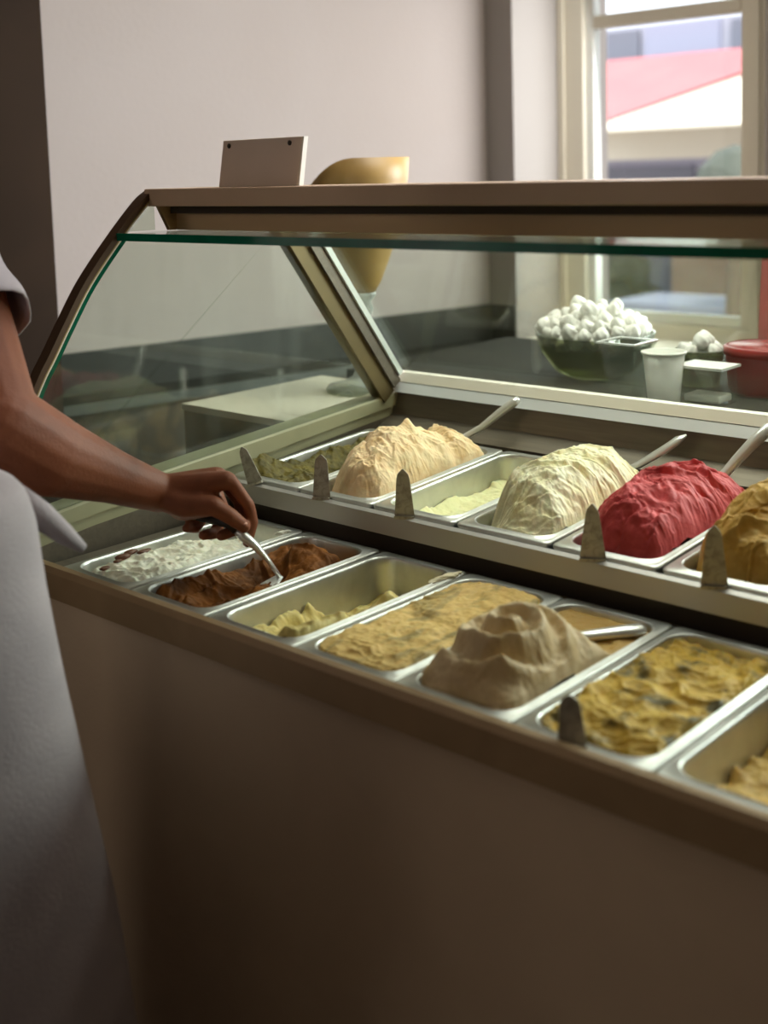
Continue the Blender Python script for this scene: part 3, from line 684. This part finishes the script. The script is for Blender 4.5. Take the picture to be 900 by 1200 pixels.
# ================================================================== REAR COUNTER AND ITS THINGS
rc = empty('rear_counter', (.7, 1.4, FZ), 'dark counter behind the rear glass carrying bowls and cups', 'counter')
kid(bx('top', -.42, 1.9, 1.075, 1.72, .095, .12, 'counter', None, .003), rc)
kid(bx('body', -.40, 1.88, 1.085, 1.70, FZ, .095, 'dark'), rc)
CT = .12
bw = empty('glass_bowl', (.135, 1.30, CT), 'olive glass bowl heaped with white meringues', 'bowl')
bm = bmesh.new(); lathe(bm, [(0, .004), (.055, .004), (.085, .02), (.115, .06), (.128, .098), (.131, .098), (.119, .058), (.088, .016), (.056, 0), (0, 0)], 36); link('body', bm, 'greenglass', bw, True)
bm = bmesh.new(); lathe(bm, [(.127, .096), (.132, .096), (.132, .101), (.127, .101), (.127, .096)], 36); link('rim', bm, 'clear', bw, True)
random.seed(11)
def mer_mesh(r):
    bm = bmesh.new(); bmesh.ops.create_icosphere(bm, subdivisions=3, radius=r)
    for v in bm.verts:
        a = math.atan2(v.co.y, v.co.x); k = 1+.22*math.cos(6*a+2.5*v.co.z/r)*(1-abs(v.co.z)/r)+.0
        v.co = Vector((v.co.x*k, v.co.y*k, v.co.z*(.85 if v.co.z < 0 else 1.0+.35*(v.co.z/r)**3)))
    me = bpy.data.meshes.new('meringue'); bm.to_mesh(me); bm.free(); me.materials.append(M['meringue'])
    for p in me.polygons: p.use_smooth = True
    return me
mms = [mer_mesh(.017), mer_mesh(.014), mer_mesh(.0195)]
def mer(x, y, z, label, group):
    o = bpy.data.objects.new('meringue', random.choice(mms)); COL.objects.link(o); o.location = (x, y, z)
    o.rotation_euler = (random.uniform(-.6, .6), random.uniform(-.6, .6), random.uniform(0, 6)); return tag(o, label, 'meringue', group)
pts_ = []
for ring, (rr, n, z) in enumerate([(.098, 18, .086), (.060, 11, .090), (.112, 20, .108), (.078, 14, .116), (.040, 7, .118), (.092, 15, .134), (.056, 9, .142), (.02, 3, .145), (.050, 6, .160)]):
    for k in range(n):
        a = 6.283*k/n+ring*.5; pts_.append((.135+rr*math.cos(a)+random.uniform(-.005, .005), 1.30+rr*math.sin(a)+random.uniform(-.005, .005), CT+z-.010*(ring > 4)+random.uniform(-.006, .006)))
for p in pts_: mer(*p, 'white meringue piled in the olive glass bowl', 'meringues in the glass bowl')
tr = empty('glass_tray', (.318, 1.13, CT), 'square clear glass dish with a bright rim right of the meringue bowl', 'dish')
bm = bmesh.new(); S = []
for hx, z in ((.026, 0), (.039, .10), (.045, .112), (.042, .112), (.036, .10), (.022, .004)): S.append([bm.verts.new((sx*hx, sy*hx, z)) for sx, sy in ((-1, -1), (1, -1), (1, 1), (-1, 1))])
for a, b in zip(S[:-1], S[1:]):
    for k in range(4): bm.faces.new((a[k], a[(k+1) % 4], b[(k+1) % 4], b[k]))
bm.faces.new(S[0]); bm.faces.new(S[-1]); link('body', bm, 'clear', tr)
bm = bmesh.new()
for (x0, x1, y0, y1) in ((-.046, .046, -.046, -.041), (-.046, .046, .041, .046), (-.046, -.041, -.041, .041), (.041, .046, -.041, .041)): box(bm, x0, x1, y0, y1, .1125, .1155)
link('rim', bm, 'spoon', tr)
def cup(x, y, r0, r1, h, label, m='white'):
    e = empty('paper_cup', (x, y, CT), label, 'cup')
    bm = bmesh.new(); lathe(bm, [(0, 0), (r0, 0), (r0+.001, .003), (r1, h), (r1-.002, h), (r0-.002, .006), (0, .006)], 32); link('body', bm, m, e, True)
    bm = bmesh.new(); lathe(bm, [(r1-.002, h-.002), (r1+.003, h-.002), (r1+.0035, h+.002), (r1, h+.003), (r1-.002, h-.002)], 32); link('rim', bm, m, e, True); return e
cup(.407, 1.12, .030, .041, .10, 'white plastic cup standing in front of the window')
cup(.375, 1.33, .038, .052, .075, 'wider green-tinted tub behind the white cup, heaped with white meringues', 'greenglass')
for k in range(9):
    a = k*.9; rr = .030 if k < 6 else .010
    mer(.375+rr*math.cos(a), 1.33+rr*math.sin(a), CT+.072+(0.02 if k > 5 else 0), 'white meringue in the tub behind the white cup', 'meringues in the tub')
ft = empty('clear_box', (.475, 1.17, CT), 'low clear plastic box with white rim beside the red tub', 'box')
bm = bmesh.new(); box(bm, -.045, .045, -.035, .035, 0, .07); link('body', bm, 'clear', ft)
bm = bmesh.new(); box(bm, -.05, .05, -.04, .04, .07, .075); link('lid', bm, 'white', ft)
bm = bmesh.new(); box(bm, -.038, .038, -.028, .028, .003, .018, .004); link('filling', bm, 'meringue', ft)
rd = empty('red_tub', (.525, 1.33, CT), 'dark red round tub at the right end of the rear counter', 'tub')
bm = bmesh.new(); lathe(bm, [(0, 0), (.072, 0), (.078, .01), (.084, .085), (.080, .097), (.0, .10)], 36); link('body', bm, 'red', rd, True)
bm = bmesh.new(); lathe(bm, [(.084, .078), (.088, .08), (.088, .095), (.08, .0985), (.08, .0975), (.084, .078)], 36); link('lid', bm, 'red', rd, True)
pb = empty('menu_board', (.573, 1.435, CT), 'dusty red board leaning behind the red tub at the right edge', 'board')
bm = bmesh.new(); prism(bm, [(0, 0), (.012, 0), (.052, .43), (.04, .43)], 0, -.125, .20); bmesh.ops.bevel(bm, geom=bm.edges[:], offset=.003, segments=2, affect='EDGES'); link('panel', bm, 'pink', pb)
bm = bmesh.new(); prism(bm, [(.04, .3), (.044, .3), (.105, 0), (.1, 0)], 0, .03, .09); link('stand', bm, 'pink', pb)

# body of the overhead light added for the pans (outside the frame)
cl = empty('added_ceiling_light', (.5, 1.1, 1.64), 'flat rectangular fill light added out of view above the display case', 'lamp')
bx('housing', -.72, .72, -.37, .37, .0, .06, 'steel', cl)
M['glow'] = mat('added_light_diffuser', (250, 246, 236), .6); M['glow'].node_tree.nodes['Principled BSDF'].inputs['Emission Color'].default_value = (1, .97, .93, 1); M['glow'].node_tree.nodes['Principled BSDF'].inputs['Emission Strength'].default_value = 2.5
bx('diffuser', -.69, .69, -.34, .34, -.008, -.0005, 'glow', cl)

# ================================================================== PERSON
R2 = r2; U2 = u2; CP = Vector((1.600, -0.992, 0.590))
def wp(px, py, s):
    """world point (local z) at forward depth s seen at a pixel; used once to lay out joints in space"""
    return CP+(fw+R2*((px-450)/1428.6)-U2*((py-357.5)/1428.6))*s
HD = 1.815
def caps(bm, a, b, ra, rb, seg=16, rings=5, ell=None):
    """tapered capsule from a to b"""
    a = Vector(a); b = Vector(b); d = b-a; L = d.length
    q = d.to_track_quat('Z', 'Y') if L > 1e-6 else Matrix.Identity(3).to_quaternion()
    R = []
    prof = [(ra*math.cos(t), -ra*math.sin(t)) for t in [math.pi/2*(1-i/rings) for i in range(rings)]]+[(ra, 0)]
    prof += [(rb, L)]+[(rb*math.cos(math.pi/2*i/rings), L+rb*math.sin(math.pi/2*i/rings)) for i in range(1, rings+1)]
    for r, z in prof:
        r = max(r, .0003)
        R.append([bm.verts.new(a+q @ Vector((r*math.cos(2*math.pi*k/seg)*(ell or 1), r*math.sin(2*math.pi*k/seg), z))) for k in range(seg)])
    for i in range(len(R)-1):
        for k in range(seg): bm.faces.new((R[i][k], R[i][(k+1) % seg], R[i+1][(k+1) % seg], R[i+1][k]))
    bm.faces.new(R[0][::-1]); bm.faces.new(R[-1])
def ellip(bm, c, r, rot=(0, 0, 0)):
    bmesh.ops.create_uvsphere(bm, u_segments=24, v_segments=16, radius=1, matrix=Matrix.Translation(c) @ Euler(rot).to_matrix().to_4x4() @ Matrix.Diagonal((*r, 1)))
def remesh(name, bm, vox, m, parent, sm_it=4):
    me = bpy.data.meshes.new(name+'_raw'); bm.to_mesh(me); bm.free(); o = bpy.data.objects.new(name+'_raw', me); COL.objects.link(o)
    md = o.modifiers.new('r', 'REMESH'); md.mode = 'VOXEL'; md.voxel_size = vox; md.use_smooth_shade = True
    s = o.modifiers.new('s', 'SMOOTH'); s.factor = .5; s.iterations = sm_it
    dg_ = bpy.context.evaluated_depsgraph_get(); ev = o.evaluated_get(dg_); m2 = bpy.data.meshes.new_from_object(ev)
    bpy.data.objects.remove(o); m2.materials.clear(); m2.materials.append(M[m])
    for p in m2.polygons: p.use_smooth = True
    m2.transform(parent.matrix_basis.inverted()); o2 = bpy.data.objects.new(name, m2); COL.objects.link(o2); o2.parent = parent
    return o2
person = empty('person', (.2, -.45, FZ), 'person in white shirt and long apron reaching in from the left with a spatula', 'person')
F = Vector((.86, .5, 0)).normalized(); Lf = Vector((-F.y, F.x, 0))
PC = Vector((.205, -.415, 0))                      # torso axis
def bp(f, l, z): return PC+F*f+Lf*l+Vector((0, 0, z))
bm = bmesh.new()
W_ = wp(186, 577, HD-.005); E_ = wp(-6, 497, 1.62); S_ = wp(-56, 326, 1.70)
mid1 = W_.lerp(E_, .30)+Vector((0, 0, -.005)); mid2 = W_.lerp(E_, .70)+Vector((0, 0, -.012))
caps(bm, W_, mid1, .030, .039); caps(bm, mid1, mid2, .039, .058); caps(bm, mid2, E_, .058, .062); caps(bm, E_, S_, .060, .064)
# torso, neck, legs, right arm
SL = S_; 
ellip(bm, bp(.0, 0, .12), (.13, .16, .22)); ellip(bm, bp(0, 0, .34), (.12, .17, .18))
caps(bm, bp(0, .0, .46), SL, .06, .062); caps(bm, bp(-.01, 0, .40), bp(.02, 0, .58), .06, .052)
SR = bp(-.01, -.18, .45); ER = bp(-.03, -.25, .18); WR = bp(.03, -.27, -.07)
caps(bm, bp(0, 0, .45), SR, .06, .058); caps(bm, SR, ER, .05, .04); caps(bm, ER, WR, .042, .027); caps(bm, WR, WR+F*.08+Vector((0, 0, -.02)), .028, .03)
for j in range(4):
    b0 = WR+F*.09+Lf*(.02-.014*j)+Vector((0, 0, -.02)); caps(bm, b0, b0+F*.035+Vector((0, 0, -.03)), .0095, .0085); caps(bm, b0+F*.035+Vector((0, 0, -.03)), b0+F*.03+Vector((0, 0, -.055)), .0085, .0075)
caps(bm, WR+F*.03+Lf*.02, WR+F*.07+Lf*.05+Vector((0, 0, -.03)), .012, .009)
for s in (1, -1):
    caps(bm, bp(0, .09*s, -.02), bp(.03, .10*s, -.45), .085, .058); caps(bm, bp(.03, .10*s, -.45), bp(-.01, .10*s, -.86), .056, .036); caps(bm, bp(-.01, .10*s, -.88), bp(.13, .11*s, -.915), .036, .028)
# head
HC = bp(.05, 0, .70)
ellip(bm, HC, (.095, .078, .115), (0, 0, math.atan2(F.y, F.x))); ellip(bm, HC+F*.04+Vector((0, 0, -.055)), (.055, .05, .055), (0, 0, math.atan2(F.y, F.x)))
caps(bm, HC+F*.092+Vector((0, 0, .0)), HC+F*.108+Vector((0, 0, -.03)), .009, .014)
for s in (1, -1): ellip(bm, HC+Lf*.078*s+Vector((0, 0, -.01)), (.02, .008, .03), (0, 0, math.atan2(F.y, F.x)))
# left hand
ix = [wp(269, 562, HD-.010), wp(291, 592, HD), wp(296, 612, HD+.006), wp(290, 636, HD+.012)]
mi = [wp(257, 556, HD+.012), wp(283, 590, HD+.020), wp(277, 620, HD+.010), wp(259, 628, HD-.010)]
ri = [wp(245, 557, HD+.032), wp(263, 600, HD+.036), wp(252, 625, HD+.018), wp(238, 627, HD-.002)]
li = [wp(233, 563, HD+.050), wp(240, 603, HD+.048), wp(230, 619, HD+.026), wp(218, 619, HD+.008)]
for ch_, r0 in ((ix, .0110), (mi, .0114), (ri, .0110), (li, .0098)):
    for i in range(3): caps(bm, ch_[i], ch_[i+1], r0*(1-.09*i), r0*(1-.09*(i+1)), 12, 4)
for ch_, r0 in ((ix, .0145), (mi, .014), (ri, .0135), (li, .012)): caps(bm, W_.lerp(ch_[0], .15), ch_[0]+(W_-ch_[0]).normalized()*.006, .024, r0)
caps(bm, wp(215, 590, HD-.006), wp(245, 590, HD-.004), .026, .020)
caps(bm, wp(222, 592, HD+.02), wp(246, 588, HD+.022), .024, .020)
th = [wp(214, 592, HD-.024), wp(250, 593, HD-.030), wp(270, 605, HD-.026), wp(286, 617, HD-.014)]
caps(bm, W_, th[0], .026, .019); caps(bm, th[0], th[1], .019, .0155); caps(bm, th[1], th[2], .0145, .0125, 12); caps(bm, th[2], th[3], .0125, .0102, 12)
skin = remesh('body', bm, .0032, 'skin', person, 5)
# thumb nail
d_ = (th[3]-th[2]).normalized(); bm = bmesh.new(); ellip(bm, th[3]+d_*.001+(U2*.006-fw*.007), (.0062, .0045, .0025)); kid(link('thumb_nail', bm, 'nail', None, True), person)
# hair, eyes, mouth
bm = bmesh.new(); ellip(bm, HC+Vector((0, 0, .018))-F*.012, (.100, .086, .112), (0, 0, math.atan2(F.y, F.x)))
bmesh.ops.delete(bm, geom=[v for v in bm.verts if (v.co-HC).dot(F) > .03+.5*max(0, (v.co-HC).z-.02) or (v.co-HC).z < -.06], context='VERTS'); kid(link('hair', bm, 'hair', None, True), person)
for s in (1, -1):
    bm = bmesh.new(); ellip(bm, HC+F*.085+Lf*.03*s+Vector((0, 0, .0)), (.011, .013, .008), (0, 0, math.atan2(F.y, F.x))); kid(link('eye', bm, 'eye', None, True), person)
    bm = bmesh.new(); ellip(bm, HC+F*.0935+Lf*.03*s+Vector((0, 0, .0)), (.004, .0055, .0055), (0, 0, math.atan2(F.y, F.x))); kid(link('iris', bm, 'iris', None, True), person)
bm = bmesh.new(); ellip(bm, HC+F*.094+Vector((0, 0, -.055)), (.008, .024, .007), (0, 0, math.atan2(F.y, F.x))); kid(link('mouth', bm, 'lipskin', None, True), person)
# shirt
bm = bmesh.new()
ellip(bm, bp(.0, 0, .14), (.145, .175, .24)); ellip(bm, bp(0, 0, .33), (.135, .185, .19)); caps(bm, bp(0, 0, .46), SL, .072, .070); caps(bm, bp(0, 0, .45), SR, .07, .07); caps(bm, bp(-.005, 0, .44), bp(.01, 0, .53), .08, .062)
sh = remesh('shirt', bm, .006, 'cloth', person, 6)
def sleeve(a, b, r0, r1, name='sleeve'):
    bm = bmesh.new(); N = 28; R = []
    d = (b-a).normalized(); q = d.to_track_quat('Z', 'Y')
    for inner in (0, 1):
        for i in range(9):
            t = i/8 if not inner else 1-i/8
            r = r0+(r1-r0)*t-(.003 if inner else 0)
            R.append([bm.verts.new(a.lerp(b, t)+q @ Vector(((r+.0022*math.sin(5*k+7*t))*math.cos(6.2832*k/N), (r+.0022*math.sin(5*k+7*t))*math.sin(6.2832*k/N), 0))) for k in range(N)])
    for i in range(len(R)-1):
        for k in range(N): bm.faces.new((R[i][k], R[i][(k+1) % N], R[i+1][(k+1) % N], R[i+1][k]))
    return kid(link(name, bm, 'cloth', None, True), person)
hem = wp(-29, 384, 1.66)
sleeve(S_+(S_-hem).normalized()*.01, hem, .072, .080); sleeve(SR, SR.lerp(ER, .5), .068, .062)
# trousers and shoes
bm = bmesh.new()
for s in (1, -1): caps(bm, bp(0, .09*s, -.02), bp(.03, .10*s, -.45), .088, .070); caps(bm, bp(.03, .10*s, -.45), bp(-.01, .10*s, -.84), .073, .06)
remesh('trousers', bm, .008, 'trouser', person, 4)
for s in (1, -1):
    bm = bmesh.new(); caps(bm, bp(-.03, .10*s, -.90), bp(.15, .11*s, -.912), .046, .038); kid(link('shoe', bm, 'shoe', None, True), person)
# apron: wraps hips, hangs long with soft folds
KA = [(558, -14), (566, 14), (576, 26), (592, 33), (617, 40), (665, 45), (705, 50), (780, 62), (810, 67), (880, 80), (990, 101), (1090, 120), (1190, 133), (1500, 165)]
bm = bmesh.new(); N = 96; R = []; SA = (PC+Vector((0, 0, .1))-CP).dot(fw)
rh = Vector((R2.x, R2.y, 0)).normalized()
for i in range(49):
    t = i/48; py = 556+(1490-556)*t**1.35
    px = float(np.interp(py, [k[0] for k in KA], [k[1] for k in KA]))
    Q = wp(px, py, SA-.02*t); grow = min(t*3, 1)
    rx = max((Q-PC).dot(rh), .165); ry = .150+.25*(rx-.165)+.03*t; cc = PC if i else PC.copy()
    if i == 0: rx *= .90; ry *= .90
    row = []
    for k in range(N):
        a = 6.2832*k/N; f = 1+((.010+.035*t)*math.sin(7*a+2.2*math.sin(3*t))+.012*t*math.sin(13*a+4*t))*(1-.75*max(0, math.cos(a))**2)
        b_ = (1+math.cos(a))/2; rk = rx*b_**.5+(1-b_**.5)*min(rx, .168+.045*t)
        v = rh*(rk*f*math.cos(a))+Vector((-rh.y, rh.x, 0))*(ry*f*math.sin(a))
        row.append(bm.verts.new((cc.x+v.x, cc.y+v.y, Q.z)))
    R.append(row)
for i in range(48):
    for k in range(N): bm.faces.new((R[i][k], R[i][(k+1) % N], R[i+1][(k+1) % N], R[i+1][k]))
ap = link('apron', bm, 'apron', None, True); kid(ap, person)
sd_ = ap.modifiers.new('thick', 'SOLIDIFY'); sd_.thickness = .003
# apron tie tail
bm = bmesh.new(); P0 = [wp(20, 580, 1.46), wp(48, 604, 1.47), wp(75, 626, 1.48), wp(98, 643, 1.49)]
tube(bm, P0, [.016, .020, .015, .007], 16, .85)
tt = link('apron_tie', bm, 'apron', None, True); kid(tt, person); tt.parent = ap
# spatula in hand
t0 = Vector((.283, .201, -.012)); h1_ = wp(286, 629, HD-.006); h2_ = wp(268, 612, HD-.004); h3_ = wp(232, 604, HD+.008)
hs = empty('gelato_spatula', t0, 'steel spatula held in the hand and pressed into the chocolate gelato', 'spatula')
P = [t0, t0.lerp(h1_, .35)+Vector((.0, 0, .006)), t0.lerp(h1_, .7)+Vector((0, 0, .006)), h1_, h1_.lerp(h2_, .5)]
bm = bmesh.new(); tube(bm, [p-t0 for p in P], [.006, .0075, .0095, .0085, .007], 14, [.5, .5, .7, .9, 1]); link('shaft', bm, 'spoon', hs, True)
bm = bmesh.new(); tube(bm, [p-t0 for p in (h1_.lerp(h2_, .45), h2_, h3_)], [.008, .009, .008], 12, 1); link('grip', bm, 'black', hs, True)
bm = bmesh.new(); tube(bm, [Vector((0, 0, .004)), Vector((-.004, -.02, -.006)), Vector((-.006, -.045, -.012))], [.008, .018, .014], 14, .12); link('blade', bm, 'spoon', hs, True)

# ------------------------------------------------------------------ raise everything built in rim coordinates to its true height
for o in list(sc.objects):
    if o.parent is None and o.type in {'EMPTY', 'MESH'}: o.location.z += H0
